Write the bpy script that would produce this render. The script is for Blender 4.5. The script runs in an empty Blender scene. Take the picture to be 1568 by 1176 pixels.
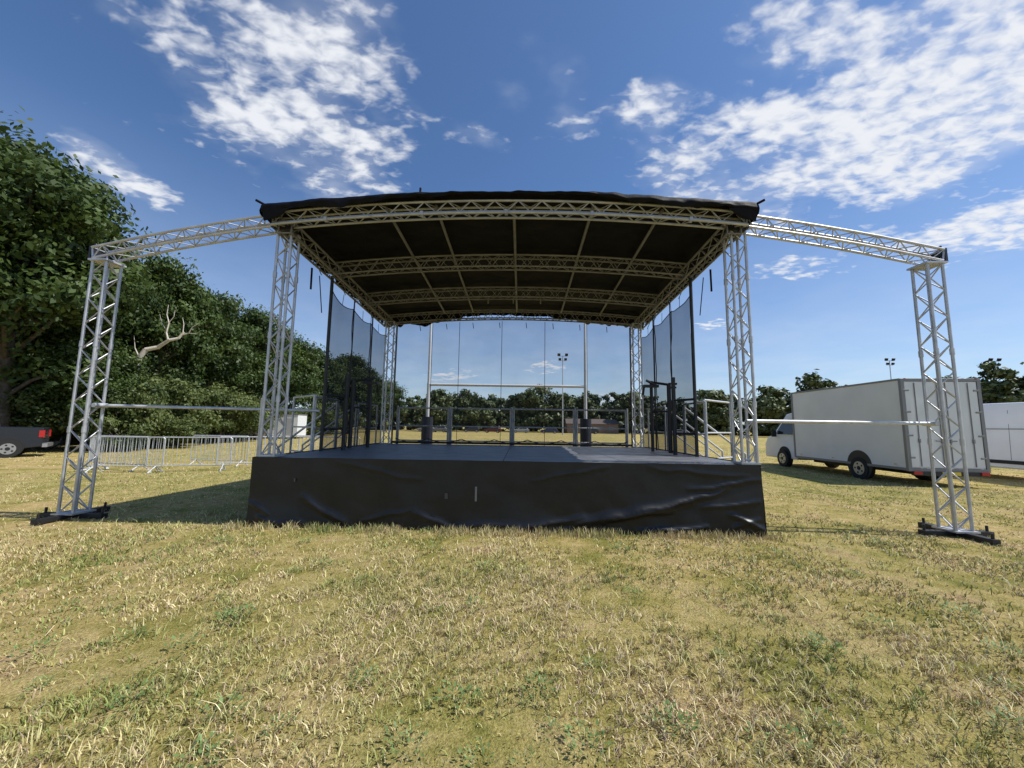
import bpy, math, random
import numpy as np
from mathutils import Vector, Matrix, noise
random.seed(7); np.random.seed(7)
R = math.radians
scene = bpy.context.scene

# ------------------------------------------------------------------ camera
PITCH, ROLL, CAMH = 6.3, 0.8, 1.6
W, H, F = 1568.0, 1176.0, 589.0
cam = bpy.data.cameras.new("camera"); camo = bpy.data.objects.new("camera", cam)
scene.collection.objects.link(camo)
cam.sensor_width = 36; cam.lens = 36*F/W; cam.clip_end = 3000; cam.clip_start = 0.05
CM = Matrix.Rotation(R(90+PITCH), 3, 'X') @ Matrix.Rotation(R(ROLL), 3, 'Z')
camo.matrix_world = Matrix.Translation((0, 0, CAMH)) @ CM.to_4x4()
scene.camera = camo
def pdir(px, py):
    return (CM @ Vector(((px-W/2)/F, -(py-H/2)/F, -1))).normalized()

# ------------------------------------------------------------------ helpers
def link(o, parent=None):
    scene.collection.objects.link(o)
    if parent: o.parent = parent
    return o
def empty(name, M=None):
    e = bpy.data.objects.new(name, None); link(e)
    if M is not None: e.matrix_world = M
    return e
def TRZ(x, y, z, ang, s=1.0):
    return Matrix.Translation((x, y, z)) @ Matrix.Rotation(R(ang), 4, 'Z') @ Matrix.Scale(s, 4)

class MB:
    def __init__(s): s.v=[]; s.f=[]; s.m=[]; s.s=[]
    def add(s, vs, fs, mat=0, smooth=False):
        b=len(s.v); s.v += [tuple(v) for v in vs]
        for f in fs: s.f.append([b+i for i in f]); s.m.append(mat); s.s.append(smooth)
    def tube(s, p0, p1, r, n=7, mat=0, r1=None, caps=True):
        p0=Vector(p0); p1=Vector(p1); d=(p1-p0)
        if d.length<1e-6: return
        d.normalize(); r1 = r if r1 is None else r1
        a = d.orthogonal().normalized(); b=d.cross(a)
        vs=[]
        for k,(p,rr) in enumerate(((p0,r),(p1,r1))):
            for i in range(n):
                t=2*math.pi*i/n; vs.append(p+(a*math.cos(t)+b*math.sin(t))*rr)
        s.add(vs, [[i,(i+1)%n,n+(i+1)%n,n+i] for i in range(n)], mat, True)
        if caps:
            s.add(vs, [list(range(n))[::-1], list(range(n,2*n))], mat, False)
    def poly(s, pts, r, n=7, mat=0):
        for a,b in zip(pts[:-1],pts[1:]): s.tube(a,b,r,n,mat)
    def box(s, c, size, mat=0, M=None):
        c=Vector(c); hx,hy,hz=[q/2 for q in size]
        vs=[Vector((x*hx,y*hy,z*hz)) for x in(-1,1) for y in(-1,1) for z in(-1,1)]
        if M is not None: vs=[M@v for v in vs]
        vs=[v+c for v in vs]
        s.add(vs, [[0,1,3,2],[4,6,7,5],[0,4,5,1],[2,3,7,6],[0,2,6,4],[1,5,7,3]], mat)
    def face(s, pts, mat=0): s.add(pts, [list(range(len(pts)))], mat)
    def disc(s, c, ax, r, w, mat, n=24):
        s.tube(Vector(c)-Vector(ax)*w/2, Vector(c)+Vector(ax)*w/2, r, n, mat)
    def build(s, name, mats, parent=None, M=None, bevel=0):
        me=bpy.data.meshes.new(name); me.from_pydata(s.v,[],s.f)
        for m in mats: me.materials.append(m)
        me.polygons.foreach_set("material_index", s.m)
        me.polygons.foreach_set("use_smooth", s.s)
        me.update(); me.validate()
        o=bpy.data.objects.new(name, me); link(o,parent)
        if M is not None: o.matrix_world=M
        if bevel:
            b=o.modifiers.new("bevel",'BEVEL'); b.width=bevel; b.segments=3; b.limit_method='ANGLE'; b.angle_limit=R(35)
        return o

def boxtruss(mb, p0, p1, up, w, h, n, r=0.024, rd=0.011, mat=0):
    pts = [Vector(p0).lerp(Vector(p1), i/n) for i in range(n+1)]
    curve_truss(mb, pts, Vector(up), w, h, r, rd, mat)
def curve_truss(mb, pts, up, w, h, r, rd, mat=0):
    n=len(pts)-1; C=[[],[],[],[]]
    for i,p in enumerate(pts):
        d=(pts[min(i+1,n)]-pts[max(i-1,0)]).normalized()
        s=d.cross(up).normalized(); u=s.cross(d).normalized()
        for k,(a,b) in enumerate(((-1,-1),(1,-1),(1,1),(-1,1))):
            C[k].append(p+s*a*w/2+u*b*h/2)
    for k in range(4): mb.poly(C[k], r, 8, mat)
    for k in range(4):
        A=C[k]; B=C[(k+1)%4]
        for i in range(n):
            q=(i+k)%2
            mb.tube((A if q else B)[i], (B if q else A)[i+1], rd, 6, mat)
        mb.tube(A[0],B[0],rd*1.4,6,mat); mb.tube(A[n],B[n],rd*1.4,6,mat)

# ------------------------------------------------------------------ materials
def mat(name, col, rough=0.6, metal=0.0, noisev=0.0, nscale=8, bump=0.0, bscale=30, spec=0.5):
    m=bpy.data.materials.new(name); m.use_nodes=True; nt=m.node_tree; b=nt.nodes["Principled BSDF"]
    b.inputs["Roughness"].default_value=rough; b.inputs["Metallic"].default_value=metal
    b.inputs["Specular IOR Level"].default_value=spec
    b.inputs["Base Color"].default_value=(*col,1)
    tc=nt.nodes.new("ShaderNodeTexCoord")
    if noisev>0:
        n=nt.nodes.new("ShaderNodeTexNoise"); n.inputs["Scale"].default_value=nscale; n.inputs["Detail"].default_value=5
        nt.links.new(tc.outputs["Object"], n.inputs["Vector"])
        r=nt.nodes.new("ShaderNodeValToRGB"); r.color_ramp.elements[0].position=0.3; r.color_ramp.elements[1].position=0.7
        r.color_ramp.elements[0].color=(*[c*(1-noisev) for c in col],1); r.color_ramp.elements[1].color=(*[min(1,c*(1+noisev)) for c in col],1)
        nt.links.new(n.outputs["Fac"], r.inputs["Fac"]); nt.links.new(r.outputs["Color"], b.inputs["Base Color"])
    if bump>0:
        n2=nt.nodes.new("ShaderNodeTexNoise"); n2.inputs["Scale"].default_value=bscale; n2.inputs["Detail"].default_value=4
        nt.links.new(tc.outputs["Object"], n2.inputs["Vector"])
        bp=nt.nodes.new("ShaderNodeBump"); bp.inputs["Strength"].default_value=bump; bp.inputs["Distance"].default_value=0.03
        nt.links.new(n2.outputs["Fac"], bp.inputs["Height"]); nt.links.new(bp.outputs["Normal"], b.inputs["Normal"])
    return m
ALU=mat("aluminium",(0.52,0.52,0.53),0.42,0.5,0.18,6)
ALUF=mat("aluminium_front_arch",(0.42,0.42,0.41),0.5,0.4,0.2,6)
ALUS=mat("shade_darkened_aluminium",(0.20,0.198,0.195),0.5,0.3,0.2,6)  # darker copy of the aluminium: shade under the roof put into its colour
GALV=mat("galvanised_steel",(0.55,0.56,0.57),0.5,0.4,0.2,9)
BLKST=mat("black_steel",(0.015,0.015,0.017),0.5,0.0,0.3,7)
PVC=mat("black_pvc",(0.008,0.008,0.009),0.40,0.0,0.35,2.5,0.18,4,0.4)
TARP=mat("roof_tarpaulin",(0.005,0.005,0.006),0.6,0.0,0.3,3,0.4,5,0.12)
DECK=mat("stage_deck",(0.125,0.127,0.135),0.5,0.0,0.3,3,0.1,40)
WHITE=mat("white_paint",(0.72,0.73,0.74),0.35,0.0,0.05,3)
VANW=mat("van_white",(0.74,0.75,0.77),0.3,0.0,0.06,1.2)
VANG=mat("van_grey_trim",(0.22,0.22,0.23),0.45,0.3)
RUB=mat("rubber",(0.018,0.018,0.018),0.8)
GLASS=mat("dark_glass",(0.02,0.025,0.03),0.08)
RED=mat("tail_light",(0.45,0.02,0.02),0.25)
RIM=mat("wheel_rim",(0.45,0.45,0.46),0.35,0.7)
NAVY=mat("navy_paint",(0.018,0.022,0.032),0.22)
PLATE=mat("plate_yellow",(0.7,0.5,0.05),0.5)
PAD=mat("post_pad",(0.015,0.017,0.03),0.6)
CREAM=mat("cabin_cream",(0.45,0.40,0.30),0.7,0,0.12,2)
WOODY=mat("bark",(0.10,0.08,0.06),0.9,0,0.4,6,0.6,12)
DEADW=mat("dead_wood",(0.55,0.50,0.43),0.85,0,0.25,4)

def scrim(name, opac, col):
    m=bpy.data.materials.new(name); m.use_nodes=True; nt=m.node_tree; nt.nodes.clear()
    o=nt.nodes.new("ShaderNodeOutputMaterial"); mx=nt.nodes.new("ShaderNodeMixShader")
    t=nt.nodes.new("ShaderNodeBsdfTransparent"); d=nt.nodes.new("ShaderNodeBsdfDiffuse"); d.inputs[0].default_value=(*col,1)
    tc=nt.nodes.new("ShaderNodeTexCoord"); n=nt.nodes.new("ShaderNodeTexNoise"); n.inputs["Scale"].default_value=1.2
    mr=nt.nodes.new("ShaderNodeMapRange"); mr.inputs["To Min"].default_value=opac-0.08; mr.inputs["To Max"].default_value=opac+0.08
    nt.links.new(tc.outputs["Object"],n.inputs["Vector"]); nt.links.new(n.outputs["Fac"],mr.inputs["Value"])
    nt.links.new(mr.outputs[0],mx.inputs[0]); nt.links.new(t.outputs[0],mx.inputs[1]); nt.links.new(d.outputs[0],mx.inputs[2])
    nt.links.new(mx.outputs[0],o.inputs[0]); return m
SCR_S=scrim("side_scrim_mesh",0.60,(0.03,0.035,0.05))
SCR_B=scrim("rear_scrim_mesh",0.25,(0.04,0.045,0.06))

def leafmat(name, c0, c1, trans=0.3):
    m=bpy.data.materials.new(name); m.use_nodes=True; nt=m.node_tree; nt.nodes.clear()
    o=nt.nodes.new("ShaderNodeOutputMaterial")
    d=nt.nodes.new("ShaderNodeBsdfPrincipled"); d.inputs["Roughness"].default_value=0.5; d.inputs["Specular IOR Level"].default_value=0.3
    a=nt.nodes.new("ShaderNodeAttribute"); a.attribute_name="col"
    r=nt.nodes.new("ShaderNodeValToRGB"); r.color_ramp.elements[0].color=(*c0,1); r.color_ramp.elements[1].color=(*c1,1)
    nt.links.new(a.outputs["Fac"],r.inputs[0]); nt.links.new(r.outputs[0],d.inputs["Base Color"])
    if trans>0:
        mx=nt.nodes.new("ShaderNodeMixShader"); mx.inputs[0].default_value=trans; t=nt.nodes.new("ShaderNodeBsdfTranslucent")
        nt.links.new(r.outputs[0],t.inputs[0]); nt.links.new(d.outputs[0],mx.inputs[1]); nt.links.new(t.outputs[0],mx.inputs[2]); nt.links.new(mx.outputs[0],o.inputs[0])
    else: nt.links.new(d.outputs[0],o.inputs[0])
    return m
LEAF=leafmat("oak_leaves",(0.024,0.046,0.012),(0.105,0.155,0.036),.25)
LEAFB=leafmat("bush_leaves",(0.045,0.075,0.020),(0.19,0.225,0.07))
LEAFD=leafmat("distant_leaves",(0.050,0.070,0.032),(0.15,0.18,0.065),0)

def np_mesh(name, V, Fidx, nside, mats, matidx=None, attr=None, colattr=None):
    me=bpy.data.meshes.new(name); nf=len(Fidx)
    me.vertices.add(len(V)); me.vertices.foreach_set("co", V.astype(np.float32).ravel())
    me.loops.add(nf*nside); me.loops.foreach_set("vertex_index", Fidx.astype(np.int32).ravel())
    me.polygons.add(nf); me.polygons.foreach_set("loop_start", np.arange(0,nf*nside,nside,dtype=np.int32))
    for m in mats: me.materials.append(m)
    if matidx is not None: me.polygons.foreach_set("material_index", matidx.astype(np.int32))
    if attr is not None:
        a=me.attributes.new("col",'FLOAT','POINT'); a.data.foreach_set("value", attr.astype(np.float32))
    if colattr is not None:
        a=me.attributes.new("gcol",'FLOAT_COLOR','POINT'); a.data.foreach_set("color", colattr.astype(np.float32).ravel())
    me.update(); return me

# ------------------------------------------------------------------ world & sun
SEL, SAZ = 55.0, 96.0
w=bpy.data.worlds.new("World"); scene.world=w; w.use_nodes=True; nt=w.node_tree
bg=nt.nodes["Background"]; bg.inputs[1].default_value=0.13
w.cycles.sampling_method='MANUAL'; w.cycles.sample_map_resolution=512
sky=nt.nodes.new("ShaderNodeTexSky"); sky.sky_type='NISHITA'; sky.sun_disc=False
sky.sun_elevation=R(SEL); sky.sun_rotation=R(SAZ); sky.air_density=1.0; sky.dust_density=0.6; sky.ozone_density=2.0
L=nt.links.new
def M(op,a,b=None,c=None,clamp=False):
    n=nt.nodes.new("ShaderNodeMath"); n.operation=op; n.use_clamp=clamp
    for i,x in enumerate((a,b,c)):
        if x is None: continue
        if isinstance(x,(int,float)): n.inputs[i].default_value=x
        else: L(x,n.inputs[i])
    return n.outputs[0]
tc=nt.nodes.new("ShaderNodeTexCoord"); D=tc.outputs["Generated"]
def dot(vec):
    n=nt.nodes.new("ShaderNodeVectorMath"); n.operation='DOT_PRODUCT'; L(D,n.inputs[0]); n.inputs[1].default_value=vec; return n.outputs["Value"]
sep=nt.nodes.new("ShaderNodeSeparateXYZ"); L(D,sep.inputs[0])
zc=M('ADD',M('MAXIMUM',sep.outputs[2],0.0),0.10)
u=M('DIVIDE',sep.outputs[0],zc); vv=M('DIVIDE',sep.outputs[1],zc)
comb=nt.nodes.new("ShaderNodeCombineXYZ"); L(u,comb.inputs[0]); L(vv,comb.inputs[1])
mp=nt.nodes.new("ShaderNodeMapping"); mp.inputs["Rotation"].default_value=(0,0,R(-35)); mp.inputs["Scale"].default_value=(1.0,1.5,1); L(comb.outputs[0],mp.inputs[0])
def nz(scale,detail,rough,vec,dist=0.0):
    n=nt.nodes.new("ShaderNodeTexNoise"); n.inputs["Scale"].default_value=scale; n.inputs["Detail"].default_value=detail
    n.inputs["Roughness"].default_value=rough; n.inputs["Distortion"].default_value=dist; L(vec,n.inputs["Vector"]); return n.outputs["Fac"]
nA=nz(3.4,5,0.55,mp.outputs[0]); nB=nz(17.0,3,0.5,mp.outputs[0],0.3); nC=nz(1.7,4,0.6,comb.outputs[0])
def ell(c,e1,e2,wt):
    c=pdir(*c); a=pdir(*e1)-c; b=pdir(*e2)-c
    a-=c*a.dot(c); b-=c*b.dot(c); t1=a.normalized(); b-=t1*b.dot(t1)
    q1=dot(t1/a.length); q2=dot(b/(b.length**2))
    s=M('ADD',M('MULTIPLY',q1,q1),M('MULTIPLY',q2,q2)); v=M('SUBTRACT',1.0,s)
    return M('MULTIPLY',M('MAXIMUM',v,-1.5),wt)
EL=[((440,110),(640,300),(600,-20),1.1),((510,220),(620,290),(440,265),1.0),((330,60),(260,130),(440,20),.8),
    ((1290,170),(920,300),(1220,-10),1.2),((1500,90),(1250,290),(1330,-60),1.4),
    ((1230,50),(1060,130),(1150,-30),1.0),((1010,190),(920,230),(960,110),0.8),
    ((775,135),(765,170),(730,125),0.50),((805,65),(780,95),(860,75),0.45),
    ((200,280),(90,235),(225,250),0.7),((240,315),(215,300),(250,295),0.7),
    ((1500,355),(1350,385),(1490,305),1.5),((1225,410),(1130,415),(1222,386),1.1),((1095,497),(1060,499),(1095,480),0.95),
    ((690,575),(640,577),(690,560),1.0),((838,562),(800,565),(838,548),1.0),((930,610),(880,612),(930,600),0.9),
    ((1280,320),(1040,330),(1300,270),0.8),((900,170),(840,120),(930,110),.40),((680,190),(600,160),(690,170),.35)]
mask=None
for e in EL:
    v=ell(*e); mask = v if mask is None else M('MAXIMUM',mask,v)
edge=M('ADD',M('MULTIPLY',M('SUBTRACT',nC,0.5),1.7),M('MULTIPLY',M('SUBTRACT',nA,0.5),2.0))
mask=M('ADD',mask,edge)
mask=M('MINIMUM',M('MAXIMUM',mask,0.0),1.0)
n=M('ADD',M('MULTIPLY',nA,0.40),M('MULTIPLY',nB,0.60))
val=M('ADD',n,M('MULTIPLY',mask,0.355))
mr=nt.nodes.new("ShaderNodeMapRange"); mr.interpolation_type='SMOOTHSTEP'
mr.inputs["From Min"].default_value=0.63; mr.inputs["From Max"].default_value=0.96; L(val,mr.inputs["Value"])
dens=mr.outputs[0]
mr2=nt.nodes.new("ShaderNodeMapRange"); mr2.interpolation_type='SMOOTHSTEP'
mr2.inputs["From Min"].default_value=0.42; mr2.inputs["From Max"].default_value=1.0; mr2.inputs["To Max"].default_value=0.50
L(M('ADD',M('MULTIPLY',mask,0.35),M('MULTIPLY',nC,0.75)),mr2.inputs["Value"])
dens=M('MAXIMUM',dens,mr2.outputs[0])
hz=M('SUBTRACT',1.0,M('MULTIPLY',sep.outputs[2],1.9),clamp=True)
haze=M('MULTIPLY',M('MULTIPLY',M('POWER',hz,1.3),M('ADD',nC,0.1)),0.62)
dens=M('MAXIMUM',dens,haze)
tint=nt.nodes.new("ShaderNodeMix"); tint.data_type='RGBA'; tint.blend_type='MULTIPLY'; tint.inputs[0].default_value=1
L(sky.outputs[0],tint.inputs[6]); tint.inputs[7].default_value=(0.66,0.84,1.04,1)
mx=nt.nodes.new("ShaderNodeMix"); mx.data_type='RGBA'; L(dens,mx.inputs[0]); L(tint.outputs[2],mx.inputs[6]); mx.inputs[7].default_value=(6.5,6.7,7.1,1)
L(mx.outputs[2],bg.inputs[0])

sl=bpy.data.lights.new("sun",'SUN'); sl.energy=5.0; sl.angle=R(0.5); sl.color=(1,0.965,0.91)
so=bpy.data.objects.new("sun",sl); link(so)
sd=Vector((math.cos(R(SEL))*math.sin(R(SAZ)), math.cos(R(SEL))*math.cos(R(SAZ)), math.sin(R(SEL))))
so.matrix_world=Matrix.Translation((20,-5,40))@sd.to_track_quat('Z','Y').to_matrix().to_4x4()

# ------------------------------------------------------------------ ground
g=bpy.data.materials.new("dry_grass_ground"); g.use_nodes=True; nt=g.node_tree; b=nt.nodes["Principled BSDF"]; b.inputs["Roughness"].default_value=0.95
b.inputs["Specular IOR Level"].default_value=0.1
L=nt.links.new
geo=nt.nodes.new("ShaderNodeNewGeometry")
def gn(scale,det,rough=0.6):
    n=nt.nodes.new("ShaderNodeTexNoise"); n.inputs["Scale"].default_value=scale; n.inputs["Detail"].default_value=det; n.inputs["Roughness"].default_value=rough
    L(geo.outputs["Position"],n.inputs["Vector"]); return n.outputs["Fac"]
def ramp(f,els):
    r=nt.nodes.new("ShaderNodeValToRGB")
    r.color_ramp.elements[0].position=els[0][0]; r.color_ramp.elements[0].color=(*els[0][1],1)
    r.color_ramp.elements[1].position=els[1][0]; r.color_ramp.elements[1].color=(*els[1][1],1)
    for p,c in els[2:]:
        e=r.color_ramp.elements.new(p); e.color=(*c,1)
    L(f,r.inputs[0]); return r.outputs[0]
def mixc(f,a,b_,mode='MIX'):
    m=nt.nodes.new("ShaderNodeMix"); m.data_type='RGBA'; m.blend_type=mode
    if isinstance(f,float): m.inputs[0].default_value=f
    else: L(f,m.inputs[0])
    L(a,m.inputs[6]); L(b_,m.inputs[7]); return m.outputs[2]
c1=ramp(gn(1.3,7,0.7),[(0.38,(0.26,0.25,0.085)),(0.66,(0.46,0.335,0.23)),(0.47,(0.41,0.345,0.155)),(0.56,(0.50,0.41,0.23))])
c2=ramp(gn(55,4,0.85),[(0.34,(0.38,0.35,0.30)),(0.64,(1.3,1.27,1.2))])  # fine mottle; its dark end paints small grass shadows into the ground colour
c4=ramp(gn(7,5,0.75),[(0.36,(0.72,0.76,0.58)),(0.62,(1.18,1.14,1.10))])
c3=ramp(gn(0.12,5),[(0.38,(0.90,0.95,0.76)),(0.62,(1.15,1.08,1.02))])
c=mixc(1.0,mixc(0.85,c1,c2,'MULTIPLY'),c3,'MULTIPLY')
c=mixc(1.0,c,c4,'MULTIPLY')
L(c,b.inputs["Base Color"])
bp=nt.nodes.new("ShaderNodeBump"); bp.inputs["Strength"].default_value=0.9; bp.inputs["Distance"].default_value=0.035
L(gn(40,4,0.75),bp.inputs["Height"]); L(bp.outputs[0],b.inputs["Normal"])
mb=MB()
S=900
mb.face([(-S,-S,0),(S,-S,0),(S,S,0),(-S,S,0)])
mb.build("ground",[g])

_rg=np.random.RandomState(3).rand(256,256)
def vn(x,y,sc):
    x=x*sc+500; y=y*sc+500; xi=np.floor(x).astype(int); yi=np.floor(y).astype(int); fx=x-xi; fy=y-yi
    fx=fx*fx*(3-2*fx); fy=fy*fy*(3-2*fy)
    g=lambda a,b:_rg[a%256,b%256]
    return (g(xi,yi)*(1-fx)+g(xi+1,yi)*fx)*(1-fy)+(g(xi,yi+1)*(1-fx)+g(xi+1,yi+1)*fx)*fy

SM=TRZ(-0.13,6.12,0,-1.4)

gm=bpy.data.materials.new("grass_blades"); gm.use_nodes=True; nt=gm.node_tree; b=nt.nodes["Principled BSDF"]
b.inputs["Roughness"].default_value=0.5; b.inputs["Specular IOR Level"].default_value=0.35
a=nt.nodes.new("ShaderNodeAttribute"); a.attribute_name="gcol"; nt.links.new(a.outputs["Color"],b.inputs["Base Color"])
def blades():
    P=[]
    for r0,r1,dn,ws in ((1.0,4.5,6400,1.0),(4.5,9,2300,1.5),(9,18,520,2.6),(18,40,55,5.0)):
        area=0.5*2.7*(r1*r1-r0*r0); n=int(area*dn)
        r=np.sqrt(np.random.rand(n)*(r1*r1-r0*r0)+r0*r0); th=(np.random.rand(n)-0.5)*2.7
        x=r*np.sin(th); y=r*np.cos(th)
        cell=0.075
        cx=np.floor((x+0.15*vn(x,y,3))/cell); cy=np.floor((y+0.15*vn(x+9,y,3))/cell)
        h1=(np.sin(cx*127.1+cy*311.7)*43758.5453)%1; h2=(np.sin(cx*269.5+cy*183.3)*43758.5453)%1; h3=(np.sin(cx*419.2+cy*371.9)*43758.5453)%1
        tx=(cx+h1)*cell; ty=(cy+h2)*cell
        pull=np.where(np.random.rand(n)<0.75,0.35+0.45*np.random.rand(n),0.0)
        x=x*(1-pull)+tx*pull; y=y*(1-pull)+ty*pull
        bare=vn(x,y,1.1)*0.4+vn(x+40,y,3.1)*0.35+vn(x,y+30,9)*0.25
        keep=(np.random.rand(n) < np.clip((bare-0.30)*3.8,0.08,1)*(0.35+0.65*(h3>0.35)))
        lx=(x+0.13); ly=(y-6.12)
        keep&=~((np.abs(lx)<4.0)&(ly>0.03)&(ly<5.4))
        P.append(np.stack([x,y,np.full(n,ws),h3,np.zeros(n)],1)[keep])
    # uncut grass standing against the skirt
    m=9000; sx=np.random.rand(m)*8.3-4.15; cl_=vn(sx,sx*0+3,5)*.6+vn(sx,sx*0+8,1.5)*.4; sx=sx[np.random.rand(m)<np.clip((cl_-.2)*2,0.05,1)]; m=len(sx)
    sy=6.12-0.10-np.abs(np.random.randn(m))*0.10-(sx*0.0244)
    P.append(np.stack([sx-.13,sy,np.full(m,1.2),np.random.rand(m),np.ones(m)],1))
    P=np.concatenate(P); n=len(P); x,y,ws,tf,edge=P.T
    patch=vn(x,y,0.8)*.5+vn(x,y,2.6)*.5
    hgt=(0.013+0.036*np.random.rand(n)**1.6)*(0.5+1.0*patch)*(0.6+0.8*tf)
    tall=np.random.rand(n)<0.010; hgt=np.where(tall,hgt*1.7+0.03,hgt)
    hgt=np.where(edge>0,0.04+0.10*np.random.rand(n)**2,hgt)
    wd=0.0031*ws*(0.6+0.7*np.random.rand(n)); wd=np.where(tall,wd*0.5,wd)
    an=np.random.rand(n)*2*np.pi; ln=np.random.rand(n)**0.7*1.7; ln=np.where(edge>0,ln*.35,ln); la=np.random.rand(n)*2*np.pi
    dx=np.cos(an)*wd; dy=np.sin(an)*wd
    lx=np.cos(la)*ln*hgt; ly=np.sin(la)*ln*hgt
    gr=np.clip(vn(x,y,0.45)*0.40+vn(x,y,1.7)*0.65+(tf-.5)*0.75+np.random.randn(n)*0.13-0.20,0,1)
    straw=np.array([0.74,0.60,0.36]); mid=np.array([0.50,0.45,0.17]); green=np.array([0.20,0.27,0.065]); brown=np.array([0.38,0.27,0.17])
    c=np.where(gr[:,None]<0.5, straw+(mid-straw)*(gr[:,None]*2), mid+(green-mid)*((gr[:,None]-0.5)*2))
    br=(np.random.rand(n)<0.14)[:,None]; c=np.where(br,brown,c)
    c=np.where((tall&(np.random.rand(n)<.8))[:,None],straw*1.1,c)
    c*= (0.65+0.6*np.random.rand(n))[:,None]
    near=(ws<2)
    z0=-0.004
    def mk(sel):
        return [q[sel] for q in (x,y,dx,dy,lx,ly,hgt)],c[sel]
    (X,Y,DX,DY,LX,LY,HG),CC=mk(near); m=len(X)
    V=np.zeros((m,5,3))
    V[:,0]=np.stack([X-DX,Y-DY,np.full(m,z0)],1); V[:,1]=np.stack([X+DX,Y+DY,np.full(m,z0)],1)
    V[:,2]=np.stack([X-DX*.8+LX*.35,Y-DY*.8+LY*.35,HG*.65],1); V[:,3]=np.stack([X+DX*.8+LX*.35,Y+DY*.8+LY*.35,HG*.65],1)
    V[:,4]=np.stack([X+LX,Y+LY,HG],1)
    base=np.arange(m)[:,None]*5
    T=np.concatenate([base+np.array([0,1,3]),base+np.array([0,3,2]),base+np.array([2,3,4])])
    C1=np.repeat(CC,5,0)
    (X,Y,DX,DY,LX,LY,HG),CC=mk(~near); k=len(X)
    V2=np.zeros((k,3,3)); V2[:,0]=np.stack([X-DX,Y-DY,np.full(k,z0)],1); V2[:,1]=np.stack([X+DX,Y+DY,np.full(k,z0)],1); V2[:,2]=np.stack([X+LX,Y+LY,HG],1)
    T2=np.arange(k*3).reshape(k,3)+m*5
    col=np.ones((m*5+k*3,4)); col[:m*5,:3]=C1; col[m*5:,:3]=np.repeat(CC,3,0)
    me=np_mesh("grass",np.concatenate([V.reshape(-1,3),V2.reshape(-1,3)]),np.concatenate([T,T2]),3,[gm],colattr=col)
    link(bpy.data.objects.new("grass",me))
blades()

def weeds():
    V=[];T=[];C=[]
    rs=np.random.RandomState(5)
    spots=[(0.55,2.75),(0.9,2.25),(1.7,2.25),(-0.9,2.6),(2.3,3.0),(-0.3,3.6),(-2.8,2.5),(1.2,3.9),(-1.9,4.6),(3.6,3.0),(-1.2,2.2),(2.7,2.3),(.2,2.5),(1.5,2.9),(-.5,2.1),(3.1,2.6)]
    for i in range(90):
        r=2+rs.rand()*7; th=(rs.rand()-.5)*2.4; spots.append((r*math.sin(th),r*math.cos(th)))
    for sx,sy in spots:
        if abs(sx+0.13)<4.1 and sy>5.9: continue
        k=rs.randint(30,110); s=0.5+0.9*rs.rand()
        for j in range(k):
            a=rs.rand()*6.283; rr=rs.rand()**.6*0.10*s; cx=sx+math.cos(a)*rr; cy=sy+math.sin(a)*rr
            l=(0.012+0.018*rs.rand())*s; wv=l*0.28; z=0.014+0.045*rs.rand()*s; a2=a+rs.randn()*.7
            dx,dy=math.cos(a2),math.sin(a2); b0=len(V); tz=z+l*(rs.rand()*0.9)
            V+= [(cx,cy,z),(cx+dx*l*.5-dy*wv,cy+dy*l*.5+dx*wv,(z+tz)/2),(cx+dx*l,cy+dy*l,tz),(cx+dx*l*.5+dy*wv,cy+dy*l*.5-dx*wv,(z+tz)/2)]
            T.append((b0,b0+1,b0+2,b0+3)); C+= [0.2+0.8*rs.rand()]*4
    me=np_mesh("weeds",np.array(V),np.array(T),4,[leafmat("weed_leaves",(0.09,0.15,0.045),(0.25,0.35,0.12))],attr=np.array(C))
    link(bpy.data.objects.new("weeds",me))
weeds()

# ------------------------------------------------------------------ STAGE
stage=empty("outdoor_stage",SM)
def sb(mbx,name,mats,bevel=0):
    o=mbx.build(name,mats,None,None,bevel); o.parent=stage; return o
DZ=1.05
mb=MB()
for i in range(4):
    for j in range(3):
        x0=-3.95+i*1.975; y0=0.0+j*1.78
        mb.box((x0+0.9875,y0+0.89,DZ-0.05),(1.967,1.772,0.1))
sb(mb,"deck",[DECK],0.006)
mb=MB()
for x in (-3.8,-1.9,0,1.9,3.8):
    for y in (0.15,1.9,3.6,5.2): mb.tube((x,y,0),(x,y,DZ-0.1),0.04,8)
sb(mb,"deck_legs",[BLKST])
FOLDS=[(890,797,1060,763,.065,.10),(930,792,1035,776,.06,.06),(1010,775,1120,742,.035,.055),(1060,745,1168,728,.03,.05),(1120,780,1168,802,.055,.06),(1125,800,1160,785,.04,.05),
       (465,768,535,803,.05,.06),(385,776,412,792,.05,.05),(400,800,470,806,.045,.06),(640,786,700,806,.045,.06),(560,800,640,780,.02,.05),
       (700,806,800,800,.05,.06),(790,806,900,788,.045,.06),(980,806,1080,800,.06,.05),(520,712,650,738,.012,.05),(820,735,940,712,.012,.04),(1080,770,1165,760,.035,.05),
       (1000,712,1150,724,.015,.05)]
FL=[((a-380)/790*7.94,(812-b_)/105*1.05,(c_-380)/790*7.94,(812-d_)/105*1.05,am,wd) for a,b_,c_,d_,am,wd in FOLDS]
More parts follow.
